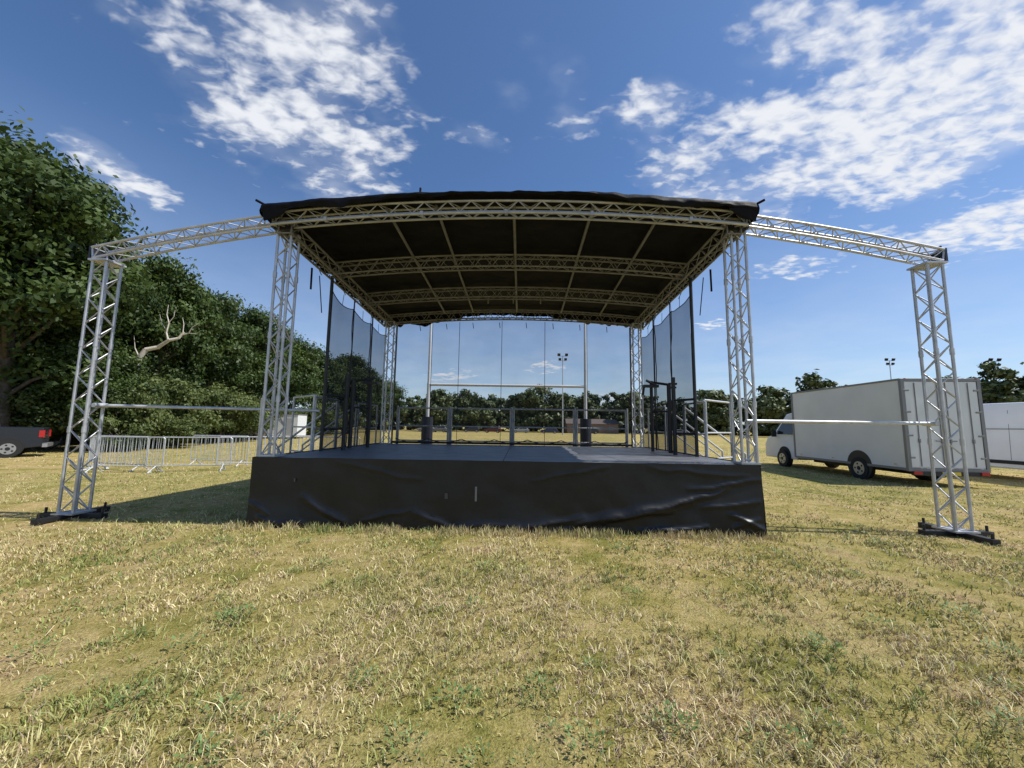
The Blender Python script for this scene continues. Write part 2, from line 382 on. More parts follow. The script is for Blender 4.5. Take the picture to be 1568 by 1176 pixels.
def skirtpanel(name,x0,y0,x1,y1,n,amp,seed,folds=()):
    V=[];Fq=[];m=44
    d=Vector((x1-x0,y1-y0,0)); Ln=d.length; d.normalize(); nrm=Vector((d.y,-d.x,0))
    for i in range(n+1):
        s=i/n*Ln
        for j in range(m+1):
            t=j/m; z=(DZ+0.012)*(1-t)
            A=amp*(0.12+t**1.5)
            off=A*(0.5+noise.noise(Vector((s*0.8+seed,z*1.2,0)))+0.3*noise.noise(Vector((s*2.4+z*1.5+seed,z*3,2))))
            sw=s+0.06*noise.noise(Vector((s*4,z*4,seed))); zw=z+0.04*noise.noise(Vector((s*3,z*3,seed+9)))
            for (a,b_,c_,d_,am,wd) in folds:
                if sw<min(a,c_)-.25 or sw>max(a,c_)+.25: continue
                ex,ez=c_-a,d_-b_; q=max(0,min(1,((sw-a)*ex+(zw-b_)*ez)/(ex*ex+ez*ez)))
                dist=math.hypot(sw-a-q*ex,zw-b_-q*ez); f=am*(0.3+0.7*math.sin(math.pi*q*0.9+.15))
                off+=f*max(0,1-dist/wd)**1.5
            off+=0.015*t**6
            zz=z+(0.03*noise.noise(Vector((s*1.4,seed,5))) if j==m else 0)
            if j==0: zz+=0.006*noise.noise(Vector((s*2,1,seed)))
            p=Vector((x0,y0,0))+d*s+nrm*(0.012+max(off,-0.0)); V.append((p.x,p.y,max(zz,0.004)))
    for i in range(n):
        for j in range(m):
            a=i*(m+1)+j; Fq.append((a,a+1,a+m+2,a+m+1))
    mbx=MB(); mbx.add(V,Fq,0,True)
    return sb(mbx,name,[PVC])
skirtpanel("front_skirt",-3.97,0,3.97,0,340,0.045,0,FL)
skirtpanel("right_skirt",3.97,0,3.97,5.34,60,0.04,11)
skirtpanel("left_skirt",-3.97,5.34,-3.97,0,60,0.04,23)
mb=MB(); mb.box((-0.40,-0.065,0.56),(0.03,0.006,0.22)); mb.box((-0.86,-0.055,0.52),(0.045,0.006,0.08),1); mb.box((-3.25,-0.05,0.72),(0.02,0.006,0.05),1)
sb(mb,"skirt_tapes",[mat("tape",(0.16,0.16,0.16),.7),mat("tag",(0.05,0.05,0.055),.5)])

HW=4.03
def zt(x,y): return 5.16+0.225*(1-(x/HW)**2)-0.052*y
def wr(x,y): return 0.02*noise.noise(Vector((x*2.3,y*2.3,0)))+0.014*noise.noise(Vector((x*6,y*6,4)))
V=[];Fq=[];nx,ny=110,70
for j in range(ny+1):
    y=-0.22+j/ny*5.75
    for i in range(nx+1):
        x=-HW+2*HW*i/nx
        bay=math.sin(math.pi*((y%1.73)/1.73))
        V.append((x,y,zt(x,y)+0.03-(0.02*bay if j>0 else 0)+wr(x,y)))
for j in range(ny):
    for i in range(nx):
        a=j*(nx+1)+i; Fq.append((a,a+1,a+nx+2,a+nx+1))
mb=MB(); mb.add(V,Fq,0,True)
def lip(yf,sgn,drop):
    V=[];Fq=[]; n=220;m=6
    for i in range(n+1):
        x=-HW+2*HW*i/n
        o_=min(1,max(0,(abs(x)-0.7)/2.2)); o_=o_*o_*(3-2*o_)
        dr=drop*(0.5+0.9*o_)*(1+0.5*noise.noise(Vector((x*1.3,3,sgn)))+0.4*noise.noise(Vector((x*5,1,sgn))))
        for k in range(m+1):
            t=k/m
            V.append((x,yf-sgn*(0.03*math.sin(t*math.pi)+0.06*t*noise.noise(Vector((x*5,t*2,2)))),zt(x,yf)+0.03+wr(x,yf)-dr*t))
    for i in range(n):
        for k in range(m):
            a=i*(m+1)+k; Fq.append((a,a+1,a+m+2,a+m+1))
    mb.add(V,Fq,0,True)
lip(-0.22,1,0.105); lip(5.53,-1,0.2)
for sg in(-1,1):
    V=[];Fq=[];n=80;m=4
    for i in range(n+1):
        y=-0.22+5.75*i/n; dr=0.20+0.10*noise.noise(Vector((y*2.1,sg,0)))+0.06*noise.noise(Vector((y*7,sg,0)))
        for k in range(m+1):
            t=k/m; V.append((sg*(HW+0.04*math.sin(t*3)+0.04*t*noise.noise(Vector((y*4,t,sg)))),y,zt(HW,y)+0.03+wr(sg*HW,y)-dr*t))
    for i in range(n):
        for k in range(m):
            a=i*(m+1)+k; Fq.append((a,a+1,a+m+2,a+m+1))
    mb.add(V,Fq,0,True)
sb(mb,"roof_tarpaulin",[TARP])
mb=MB()
for sg in(-1,1):
    mb.tube((sg*4.0,-.2,zt(4.0,0)+.03),(sg*4.12,-.26,zt(4.0,0)+.08),0.02,6)
    mb.face([(sg*3.55,-.25,zt(3.55,0)-.1),(sg*4.03,-.24,zt(4.03,0)-.02),(sg*4.0,-.2,zt(4,0)-.25),(sg*3.75,-.2,zt(4,0)-.19)])
    for k in range(9):
        y=0.3+k*0.55; x=sg*3.98; z=zt(x,y)-0.2
        mb.tube((x,y,z),(x-sg*0.12,y+0.02,z-0.15-0.15*random.random()),0.008,5)
    mb.tube((sg*4.0,1.3,4.75),(sg*4.08,1.45,4.35),0.02,5); mb.tube((sg*4.0,1.6,4.7),(sg*3.9,1.6,3.9),0.01,5)
for k in range(10):
    x=-3.6+k*0.8; z=zt(x,5.1)-0.42
    mb.tube((x,5.15,z),(x+0.02,5.2,z-0.16),0.01,5)
mb.tube((-1.42,-0.2,zt(-1.42,0)),(-1.42,-0.2,zt(-1.42,0)+0.13),0.02,6)
sb(mb,"tarp_ties",[TARP])
TY=[0.0,1.82,3.5,5.15]
for k,y in enumerate(TY):
    mb=MB()
    n=40; hw=3.92 if k==0 else 3.72
    dep=0.19 if k==0 else 0.25
    pts=[Vector((x,y,zt(x,y)-0.055-dep/2)) for x in [(-hw+2*hw*i/n) for i in range(n+1)]]
    curve_truss(mb,pts,Vector((0,0,1)),0.20,dep,0.021,0.009)
    if k==0:
        pts=[(x,-0.13,zt(x,y)-0.05-dep-0.04) for x in [(-hw+2*hw*i/n) for i in range(n+1)]]
        mb.poly(pts,0.024,8)
        for xx in(-3,-1.4,0,1.4,3): mb.box((xx,-0.13,zt(xx,0)-0.28),(0.05,0.07,0.07))
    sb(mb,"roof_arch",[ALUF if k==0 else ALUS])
mb=MB()
for x0,x1 in((-2.05,-2.2),(-1.2,-1.27),(0.12,0.1),(1.45,1.5),(2.6,2.85)):
    for a,bq in zip(TY[:-1],TY[1:]):
        mb.tube((x0,a,zt(x0,a)-0.07),(x0,bq,zt(x0,bq)-0.07),0.028,6)
for x in(-.6,.05,.75): mb.tube((x,3.5,zt(x,3.5)-.3),(x,3.5,zt(x,3.5)-.45),.02,6)
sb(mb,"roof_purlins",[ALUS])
mb=MB()
for sg in(-1,1):
    boxtruss(mb,(sg*3.76,0,4.92),(sg*3.76,5.15,4.66),(0,0,1),0.22,0.22,22,0.022,0.010)
    mb.tube((sg*3.98,0,5.03),(sg*3.98,5.3,4.78),0.022,7)
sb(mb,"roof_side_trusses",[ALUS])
mb=MB()
for sg in(-1,1):
    TX=3.80 if sg<0 else 3.86
    boxtruss(mb,(sg*TX,0.18,DZ+0.01),(sg*TX,0.18,4.90),(0,1,0),0.23,0.23,16,0.023,0.010)
    boxtruss(mb,(sg*3.64,5.1,DZ+0.01),(sg*3.64,5.1,4.66),(0,1,0),0.24,0.24,14,0.023,0.010)
    boxtruss(mb,(sg*7.1,0.28,0.10),(sg*7.1,0.28,4.38),(0,1,0),0.245,0.245,19,0.023,0.010)
    for z in(2.0,3.05,4.1):
        for a in(-1,1):
            for c_ in(-1,1): mb.tube((sg*TX+a*.115,0.18+c_*.115,z-0.05),(sg*TX+a*.115,0.18+c_*.115,z+0.05),0.032,8)
    for z in(1.45,2.9,):
        for a in(-1,1):
            for c_ in(-1,1): mb.tube((sg*7.1+a*.1225,0.28+c_*.1225,z-0.05),(sg*7.1+a*.1225,0.28+c_*.1225,z+0.05),0.031,8)
    pts=[]
    for i in range(19):
        t=i/18; pts.append(Vector((sg*(7.26+(3.93-7.26)*t),0.28-0.16*t,4.53+0.52*t+0.035*math.sin(t*math.pi))))
    curve_truss(mb,pts,Vector((0,0,1)),0.23,0.20,0.022,0.010)
    mb.box((sg*7.1,0.28,4.39),(0.34,0.34,0.03)); mb.box((sg*7.1,0.28,0.09),(0.36,0.36,0.025))
    mb.box((sg*TX,0.18,DZ+0.03),(0.30,0.30,0.03))
sb(mb,"truss_towers",[ALU])
mb=MB()
for sg in(-1,1):
    mb.box((sg*3.82,0.12,4.92),(0.30,0.20,0.07)); mb.box((sg*3.98,0.12,5.02),(0.05,0.26,0.22)); mb.box((sg*7.3,0.28,4.53),(0.04,0.26,0.24))
    mb.tube((sg*7.3,.28,4.6),(sg*7.36,.28,4.74),.02,6)
    mb.box((sg*7.1,0.28,0.045),(1.05,0.11,0.06)); mb.box((sg*7.1,0.28,0.05),(0.11,1.05,0.065))
    for a,b_ in((-.48,0),(.48,0),(0,-.48),(0,.48)):
        mb.tube((sg*7.1+a,0.28+b_,0.005),(sg*7.1+a,0.28+b_,0.16),0.018,8); mb.tube((sg*7.1+a,0.28+b_,0.002),(sg*7.1+a,0.28+b_,0.02),0.07,12)
    mb.tube((sg*3.80,1.75,DZ),(sg*3.80,1.75,4.75),0.035,8)
    mb.tube((sg*3.72,2.9,DZ),(sg*3.72,2.9,2.65),0.05,8); mb.tube((sg*3.55,2.2,DZ),(sg*3.55,2.2,2.7),0.045,8)
    mb.tube((sg*3.45,3.3,DZ),(sg*3.45,3.3,2.75),0.04,8)
    mb.tube((sg*3.72,2.9,2.62),(sg*3.45,3.3,2.72),0.03,8); mb.tube((sg*3.72,2.9,2.0),(sg*3.45,3.3,2.0),0.02,8)
    mb.tube((sg*3.78,1.75,2.2),(sg*3.55,2.2,2.2),0.025,8); mb.tube((sg*3.78,1.75,1.5),(sg*3.55,2.2,1.5),0.025,8)
    mb.box((sg*3.30,2.9,2.58),(0.35,0.12,0.06)); mb.tube((sg*3.15,2.9,2.58),(sg*3.15,3.0,2.38),0.025,6)
    mb.tube((sg*3.45,2.9,2.58),(sg*3.20,2.9,2.72),0.03,6)
    mb.tube((sg*3.78,4.0,DZ),(sg*3.78,4.0,4.6),0.02,6); mb.tube((sg*3.78,2.85,2.6),(sg*3.78,2.85,4.6),0.012,6)
sb(mb,"black_brackets",[BLKST])
mb=MB()
mb.tube((-6.95,0.28,1.86),(-3.8,1.6,1.86),0.028,8); mb.tube((6.95,0.28,1.74),(3.9,0.18,1.74),0.028,8)
mb.tube((-6.9,0.18,1.86),(-6.9,0.40,1.86),0.04,8); mb.tube((6.9,0.18,1.74),(6.9,0.40,1.74),0.04,8)
for sg in(-1,1): mb.tube((sg*4.06,0.24,0.0),(sg*4.06,0.24,2.02),0.028,8)
sb(mb,"brace_tubes",[GALV])
def rail(mbx,p0,p1,h=1.1,nv=0,mid=True,posts=True):
    p0=Vector(p0);p1=Vector(p1);up=Vector((0,0,h))
    mbx.tube(p0+up,p1+up,0.022,8)
    if mid: mbx.tube(p0+up*.5,p1+up*.5,0.018,8); mbx.tube(p0+up*.1,p1+up*.1,0.018,8)
    if posts: mbx.tube(p0,p0+up,0.024,8); mbx.tube(p1,p1+up,0.024,8)
mb=MB()
xs=[-3.4,-1.83,0.02,1.88,3.4]
for a,bq in zip(xs[:-1],xs[1:]): rail(mb,(a+.05,5.28,DZ),(bq-.05,5.28,DZ),1.06,0)
for a in xs: mb.tube((a,5.30,DZ-.3),(a,5.30,DZ+1.12),0.026,8)
for sg in(-1,1):
    x=sg*3.98
    rail(mb,(x,1.7,DZ-.2),(x,2.7,DZ-.2),1.3,0); rail(mb,(x,3.9,DZ-.2),(x,5.2,DZ-.2),1.3,0)
    n=5
    for i in range(n):
        z=DZ-0.2*(i)-0.02; x0=sg*(4.05+0.27*i)
        mb.box((x0+sg*0.13,3.3,z-0.02),(0.26,1.0,0.035),1)
    for y in(2.8,3.8):
        a=Vector((sg*4.0,y,DZ)); e=Vector((sg*5.35,y,0.05))
        mb.tube(a-Vector((0,0,.05)),e,0.03,8)
        mb.tube(a+Vector((0,0,1.05)),e+Vector((0,0,1.0)),0.024,8); mb.tube(a+Vector((0,0,.55)),e+Vector((0,0,.5)),0.018,8)
        mb.tube(e,e+Vector((0,0,1.0)),0.024,8); mb.tube(a,a+Vector((0,0,1.05)),0.024,8)
    rail(mb,(sg*4.05,1.9,DZ-.2),(sg*5.0,2.7,DZ-.2),1.35,0)
    mb.tube((sg*5.0,2.7,0),(sg*5.0,2.7,1.3),0.024,8)
sb(mb,"guard_rails_and_stairs",[GALV,mat("stair_tread",(0.42,0.38,0.25),.7)])
def side_scrim(sg):
    V=[];Fq=[];n=60;m=24
    for i in range(n+1):
        s=i/n; y=1.78+s*3.25
        ph=(s*3)%1; top=4.50-0.052*y-0.10*abs(math.sin(ph*math.pi))**0.8
        for j in range(m+1):
            t=j/m; z=DZ+0.02+(top-DZ)*t
            bx=0.10*math.sin(s*math.pi*3)*math.sin(t*math.pi)+0.05*noise.noise(Vector((y*2,z*1.5,sg)))
            V.append((sg*(3.80+bx),y,z))
    for i in range(n):
        for j in range(m):
            a=i*(m+1)+j; Fq.append((a,a+1,a+m+2,a+m+1))
    mbx=MB(); mbx.add(V,Fq,0,True); sb(mbx,"side_scrim",[SCR_S])
    hem=MB()
    for i in range(n): hem.tube(V[i*(m+1)+m],V[(i+1)*(m+1)+m],0.01,5)
    for i in range(n): hem.tube(V[i*(m+1)],V[(i+1)*(m+1)],0.015,5)
    for k in(20,40):
        for j in range(m): hem.tube(V[k*(m+1)+j],V[k*(m+1)+j+1],0.012,5)
    for k in range(0,61,10):
        v=V[k*(m+1)+m]; hem.tube(v,(sg*3.80,v[1],v[2]+.25),.006,4)
    sb(hem,"scrim_hem",[BLKST])
side_scrim(-1); side_scrim(1)
V=[];Fq=[];n=70;m=16
for i in range(n+1):
    x=-3.5+7.0*i/n
    for j in range(m+1):
        z=DZ+0.02+(zt(x,5.2)-0.36-DZ)*j/m
        V.append((x,5.22+0.05*noise.noise(Vector((x,z,4)))*math.sin(j/m*math.pi),z))
for i in range(n):
    for j in range(m):
        a=i*(m+1)+j; Fq.append((a,a+1,a+m+2,a+m+1))
mb=MB(); mb.add(V,Fq,0,True); sb(mb,"rear_scrim",[SCR_B])
mb=MB()
for x in(-1.6,-.32,.97,2.22,-3.5,3.5,-2.42): mb.tube((x,5.21,DZ),(x,5.21,zt(x,5.2)-.36),0.008 if abs(x)<3 else .02,5)
mb.tube((-3.5,5.22,DZ+.05),(3.5,5.22,DZ+.05),0.035,6)
for k in range(7):
    x0=-3.4+k*0.97
    for i in range(8):
        a=x0+0.97*i/8; b_=x0+0.97*(i+1)/8
        mb.tube((a,5.2,DZ+.06+.10*(1-math.sin(math.pi*i/8))),(b_,5.2,DZ+.06+.10*(1-math.sin(math.pi*(i+1)/8))),0.012,5)
sb(mb,"rear_scrim_seams",[BLKST])

# ------------------------------------------------------------------ rugby posts
mb=MB()
YP=13.7; XL,XR=-2.98,2.63
for x in(XL,XR):
    mb.tube((x,YP,0),(x,YP,3.1),0.06,12); mb.tube((x,YP,3.1),(x,YP,9.0),0.05,12,r1=0.035)
    mb.tube((x,YP,0.05),(x,YP,1.9),0.2,16,1)
mb.tube((XL,YP,3.05),(XR,YP,3.05),0.05,12)
mb.build("rugby_goal_posts",[WHITE,PAD])

# ------------------------------------------------------------------ crowd barriers
mb=MB()
Lb,Hb=2.2,1.1
mb.tube((-Lb/2+.06,0,Hb),(Lb/2-.06,0,Hb),0.019,8); mb.tube((-Lb/2,0,.2),(Lb/2,0,.2),0.017,8)
for sg in(-1,1):
    mb.tube((sg*Lb/2,0,.2),(sg*Lb/2,0,Hb-.06),0.019,8); mb.tube((sg*Lb/2,0,Hb-.06),(sg*(Lb/2-.06),0,Hb),0.019,8)
    x=sg*(Lb/2-.2)
    mb.tube((x,0,.2),(x,-.28,.02),.017,7); mb.tube((x,0,.2),(x,.28,.02),.017,7); mb.tube((x,-.30,.015),(x,-.2,.02),.02,7); mb.tube((x,.2,.02),(x,.30,.015),.02,7)
for i in range(17):
    x=-Lb/2+.12+i*(Lb-.24)/16; mb.tube((x,0,.2),(x,0,Hb),0.0085,6)
bm=mb.build("crowd_barrier",[GALV])
me=bm.data
BP=[(-12.1,12.3,4),(-14.3,13.4,-38),(-10.45,12.75,22),(-9.1,13.9,30),(-10.9,14.6,-3),(-8.9,15.9,5),(-6.9,14.8,8),(-12.9,12.9,-12)]
bm.matrix_world=TRZ(BP[0][0],BP[0][1],0,BP[0][2])
for x,y,a in BP[1:]:
    ob=bpy.data.objects.new("crowd_barrier",me); link(ob); ob.matrix_world=TRZ(x,y,0,a)

# ------------------------------------------------------------------ vehicles
def shell(name,prof,hw,mats,parent,bevel=0.04,mi=0):
    n=len(prof); mbx=MB()
    V=[(-hw(y,z),y,z) for y,z in prof]+[(hw(y,z),y,z) for y,z in prof]
    Fc=[[i,(i+1)%n,n+(i+1)%n,n+i] for i in range(n)]+[list(range(n))[::-1],list(range(n,2*n))]
    mbx.add(V,Fc,0)
    o=mbx.build(name,mats,None,None,bevel); o.parent=parent; return o
def wheels(mbx,ys,x,r,w=0.24):
    for y in ys:
        for sg in(-1,1):
            mbx.disc((sg*x,y,r),(1,0,0),r,w,0,28); mbx.disc((sg*(x+.005),y,r),(1,0,0),r*.62,w,1,20); mbx.disc((sg*(x+.012),y,r),(1,0,0),r*.2,w,0,10)
            for k in range(5):
                t=k*2*math.pi/5; mbx.disc((sg*(x+.008),y+math.cos(t)*r*.42,r+math.sin(t)*r*.42),(1,0,0),r*.10,w,0,8)
def ch(mbx,name,mats,parent,bevel=0):
    o=mbx.build(name,mats,None,None,bevel); o.parent=parent; return o
bv=empty("box_van",TRZ(12.85,11.5,0,-3.6))
mb=MB(); mb.box((0,2.5,1.83),(2.16,5.0,2.72)); ch(mb,"cargo_box",[VANW],bv,0.03)
mb=MB()
for sg in(-1,1):
    mb.box((sg*1.075,-0.008,1.83),(0.10,0.09,2.76)); mb.box((sg*1.075,4.99,1.83),(0.06,0.08,2.74))
    mb.box((sg*1.083,2.5,3.19),(0.04,5.0,0.06)); mb.box((sg*1.083,2.5,0.50),(0.03,5.0,0.08))
mb.box((0,-0.012,3.17),(2.06,0.08,0.09)); mb.box((0,-0.012,0.50),(2.06,0.08,0.10))
ch(mb,"box_frame",[VANG],bv,0.008)
mb=MB()
for sg in(-1,1):
    mb.box((sg*0.51,-0.02,1.84),(1.0,0.035,2.55),0)
    for dx in(0.12,0.75):
        mb.tube((sg*dx,-0.055,0.6),(sg*dx,-0.055,3.08),0.013,8,1)
        mb.box((sg*dx,-0.05,1.35),(0.05,0.05,0.12),1)
    mb.box((sg*0.20,-0.06,1.35),(0.18,0.02,0.035),1)
    for z in(0.85,1.5,2.2,2.85): mb.box((sg*0.99,-0.045,z),(0.16,0.03,0.05),1)
ch(mb,"rear_doors",[VANW,VANG],bv,0.004)
mb=MB()
mb.box((0,-0.03,0.40),(2.0,0.12,0.12),0)
for sg in(-1,1):
    mb.box((sg*0.92,-0.10,0.41),(0.22,0.03,0.09),1); mb.box((sg*1.0,-0.05,3.2),(0.05,0.02,0.03),1)
    for y in(.4,2.9,4.6): mb.box((sg*1.10,y,.62),(.01,.08,.03),2)
mb.box((0,-0.10,0.40),(0.5,0.01,0.10),2)
mb.box((0,2.5,0.38),(0.9,4.7,0.16),0)
for sg in(-1,1):
    mb.disc((sg*1.068,1.75,0.46),(1,0,0),0.50,0.05,0,32)
ch(mb,"chassis",[BLKST,RED,PLATE],bv)
mb=MB(); wheels(mb,(1.75,5.85),0.99,0.36); ch(mb,"wheels",[RUB,RIM],bv)
cw=lambda y,z:1.0 if z<1.3 else 1.0-0.16*(z-1.3)
shell("cab",[(5.05,.35),(5.05,2.25),(5.35,2.40),(5.85,2.32),(6.65,1.42),(7.1,1.24),(7.3,.95),(7.32,.35)],cw,[VANW],bv,0.07)
mb=MB()
for sg in(-1,1):
    f=lambda y,z:(sg*(cw(y,z)+0.004),y,z)
    mb.face([f(5.25,1.42),f(6.45,1.42),f(5.95,2.05),f(5.25,2.1)])
    mb.disc((sg*0.985,5.85,0.45),(1,0,0),0.44,0.04,1,28)
    mb.box((sg*1.12,6.35,1.45),(0.18,0.08,0.3),1)
mb.face([(-0.84,5.92,2.26),(0.84,5.92,2.26),(0.96,6.62,1.48),(-0.96,6.62,1.48)])
ch(mb,"cab_windows",[GLASS,RUB],bv)

pv=empty("panel_van",TRZ(18.0,11.5,0,-2.0))
pw=lambda y,z:1.0 if z<1.4 else 1.0-0.07*(z-1.4)
shell("body",[(0,.4),(0.02,2.5),(0.12,2.64),(4.2,2.68),(4.6,2.55),(5.3,1.55),(5.9,1.3),(6.0,.4)],pw,[VANW],pv,0.06)
mb=MB()
for sg in(-1,1):
    f=lambda y,z,e=0.004:(sg*(pw(y,z)+e),y,z)
    mb.face([f(4.05,1.5),f(5.1,1.5),f(4.65,2.15),f(4.05,2.2)],0)
    for y in(.95,4.8): mb.disc((sg*0.985,y,.42),(1,0,0),.43,.04,1,28)
    mb.box((sg*1.01,2.7,.62),(.03,2.6,.12),1); mb.box((sg*0.995,0.03,1.5),(.04,.06,.4),2)
    for y in(1.75,2.9,4.0): mb.face([f(y,.7),f(y+.012,.7),f(y+.012,2.4),f(y,2.4)],1)
    mb.box((sg*1.01,2.75,1.35),(.03,.16,.05),1); mb.box((sg*1.0,2.2,1.75),(.012,2.4,.02),1)
    mb.face([(sg*.08,-.006,1.55),(sg*.85,-.006,1.55),(sg*.82,.012,2.25),(sg*.08,.012,2.25)],0)
mb.box((0,-.04,.45),(1.9,.1,.14),1)
ch(mb,"fittings",[GLASS,RUB,RED],pv)
mb=MB(); wheels(mb,(.95,4.8),.90,.35); ch(mb,"wheels",[RUB,RIM],pv)

pk=empty("pickup_truck",TRZ(-21.1,17.65,0,134,0.95))
shell("body",[(0,.48),(0,1.28),(0.05,1.33),(1.75,1.36),(1.95,1.42),(3.9,1.15),(5.05,1.0),(5.2,.75),(5.2,.42),(4.6,.35),(0.5,.4)],lambda y,z:0.92,[NAVY],pk,0.06)
shell("cabin",[(1.75,1.34),(1.95,1.88),(2.4,1.95),(3.2,1.90),(3.95,1.2),(3.9,1.13)],lambda y,z:.90-0.22*max(0,z-1.2),[NAVY],pk,0.05)
mb=MB()
for sg in(-1,1):
    f=lambda y,z:(sg*(.90-0.22*(z-1.2)+.006),y,z)
    mb.face([f(1.98,1.45),f(2.75,1.43),f(2.75,1.86),f(2.1,1.83)],0); mb.face([f(2.82,1.43),f(3.62,1.38),f(3.2,1.82),f(2.82,1.86)],0)
    for y in(.95,4.2): mb.disc((sg*.91,y,.46),(1,0,0),.45,.04,1,28)
    mb.box((sg*.86,-0.01,1.05),(.14,.06,.32),2); mb.box((sg*.925,.06,1.05),(.02,.14,.3),2)
    mb.box((sg*.93,2.5,.42),(.06,1.9,.06),1)
    for y in(1.9,2.78,3.6): mb.box((sg*.921,y,.92),(.006,.012,.8),1)
    mb.box((sg*.925,2.55,1.12),(.02,.16,.03),3)
mb.box((0,-.08,.52),(1.75,.16,.16),3); mb.box((0,-.012,1.1),(.3,.03,.05),1)
mb.face([(-.7,1.9,1.45),(.7,1.9,1.45),(.66,1.97,1.82),(-.66,1.97,1.82)],0)
ch(mb,"fittings",[GLASS,RUB,RED,RIM],pk)
mb=MB(); wheels(mb,(.95,4.2),.86,.39,.26); ch(mb,"wheels",[RUB,RIM],pk)

def car(name,x,y,a,col,s=1):
    c_=empty(name,TRZ(x,y,0,a,s)); pm=mat(name+"_paint",col,.25)
    shell("body",[(0,.35),(0,.85),(.15,1.0),(3.1,.98),(4.1,.85),(4.3,.6),(4.3,.3),(.4,.25)],lambda y,z:.87,[pm],c_,.08)
    shell("cabin",[(.2,.97),(.55,1.38),(1.0,1.46),(2.2,1.44),(3.1,.97)],lambda y,z:.84-0.3*max(0,z-.95),[pm],c_,.06)
    mbx=MB()
    for sg in(-1,1):
        f=lambda yy,z:(sg*(.84-0.3*(z-.95)+.012),yy,z)
        mbx.face([f(.55,1.04),f(1.6,1.03),f(1.6,1.38),f(.75,1.34)],2); mbx.face([f(1.68,1.03),f(2.75,1.03),f(2.2,1.36),f(1.68,1.38)],2)
        mbx.box((sg*.7,-.0,.8),(.25,.05,.15),3)
    mbx.face([(-.66,.22,1.06),(.66,.22,1.06),(.58,.52,1.36),(-.58,.52,1.36)],2); mbx.face([(-.6,2.35,1.40),(.6,2.35,1.40),(.72,3.0,1.05),(-.72,3.0,1.05)],2)
    wheels(mbx,(.8,3.45),.78,.32,.2); ch(mbx,"wheels_and_glass",[RUB,RIM,GLASS,RED],c_)
for x,y,a,cl in((-15,92,80,(.2,.21,.22)),(-8,98,95,(.03,.03,.035)),(-2.5,95,85,(.12,.03,.03)),(4.5,99,92,(.3,.3,.3)),(11.5,96,88,(.03,.04,.09)),(22,98,90,(.03,.03,.03)),(-19,96,88,(.3,.3,.31)),(38,85,85,(.3,.3,.32))):
    car("parked_car",x,y,a,cl)

cb=empty("portable_cabin",TRZ(-27.0,41,0,8))
mb=MB(); mb.box((3.1,0,1.35),(2.9,2.4,2.3),0); mb.box((-0.6,0.1,1.3),(4.4,2.5,2.2),1); ch(mb,"walls",[WHITE,CREAM],cb,0.03)
mb=MB(); mb.box((3.1,0,2.54),(3.0,2.5,0.08)); mb.box((-0.6,0.1,2.45),(4.7,2.8,0.10))
mb.box((3.6,-1.21,1.2),(.8,.03,1.9),1); mb.box((-1.4,-1.165,1.5),(.9,.03,.7),2); mb.box((0.4,-1.165,1.25),(.8,.03,1.8),1)
for x in(-2.4,1.2,2,4.2): mb.box((x,0,.1),(.3,1.8,.2),2)
ch(mb,"roof_and_openings",[VANG,mat("door_grey",(.4,.4,.42),.5),GLASS],cb,0.01)
cb=empty("clubhouse",TRZ(22,108,0,2))
mb=MB(); mb.box((0,0,1.3),(14,6,2.6),0); ch(mb,"walls",[mat("brick",(.24,.17,.13),.9,0,.2,3)],cb)
mb=MB(); mb.add([(-7.4,-3.4,2.6),(7.4,-3.4,2.6),(7.4,3.4,2.6),(-7.4,3.4,2.6),(-7,0,4.0),(7,0,4.0)],[[0,1,5,4],[2,3,4,5],[0,4,3],[1,2,5]],0)
for x in(-5,-2.5,0,2,5): mb.box((x,-3.02,1.4),(1.2,.06,1.0),1)
ch(mb,"roof_and_windows",[mat("roof_tile",(.13,.10,.09),.9),VANG],cb)

def flood(x,y,h):
    mbx=MB(); mbx.tube((0,0,0),(0,0,h),.14,10,r1=.08)
    mbx.box((0,0,h),(2.0,.12,.1)); mbx.box((0,0,h-1.0),(1.5,.12,.08))
    for dx in(-.8,.8): mbx.box((dx,-.15,h+.28),(.6,.25,.5),1,Matrix.Rotation(R(25),3,'X'))
    for dx in(-.6,.6): mbx.box((dx,-.15,h-.7),(.55,.25,.45),1,Matrix.Rotation(R(25),3,'X'))
    o=mbx.build("floodlight_mast",[GALV,BLKST]); o.matrix_world=TRZ(x,y,0,0)
flood(10.6,80,16.5); flood(85.5,86,17.6); flood(91.5,72,15.2); flood(42,100,13)

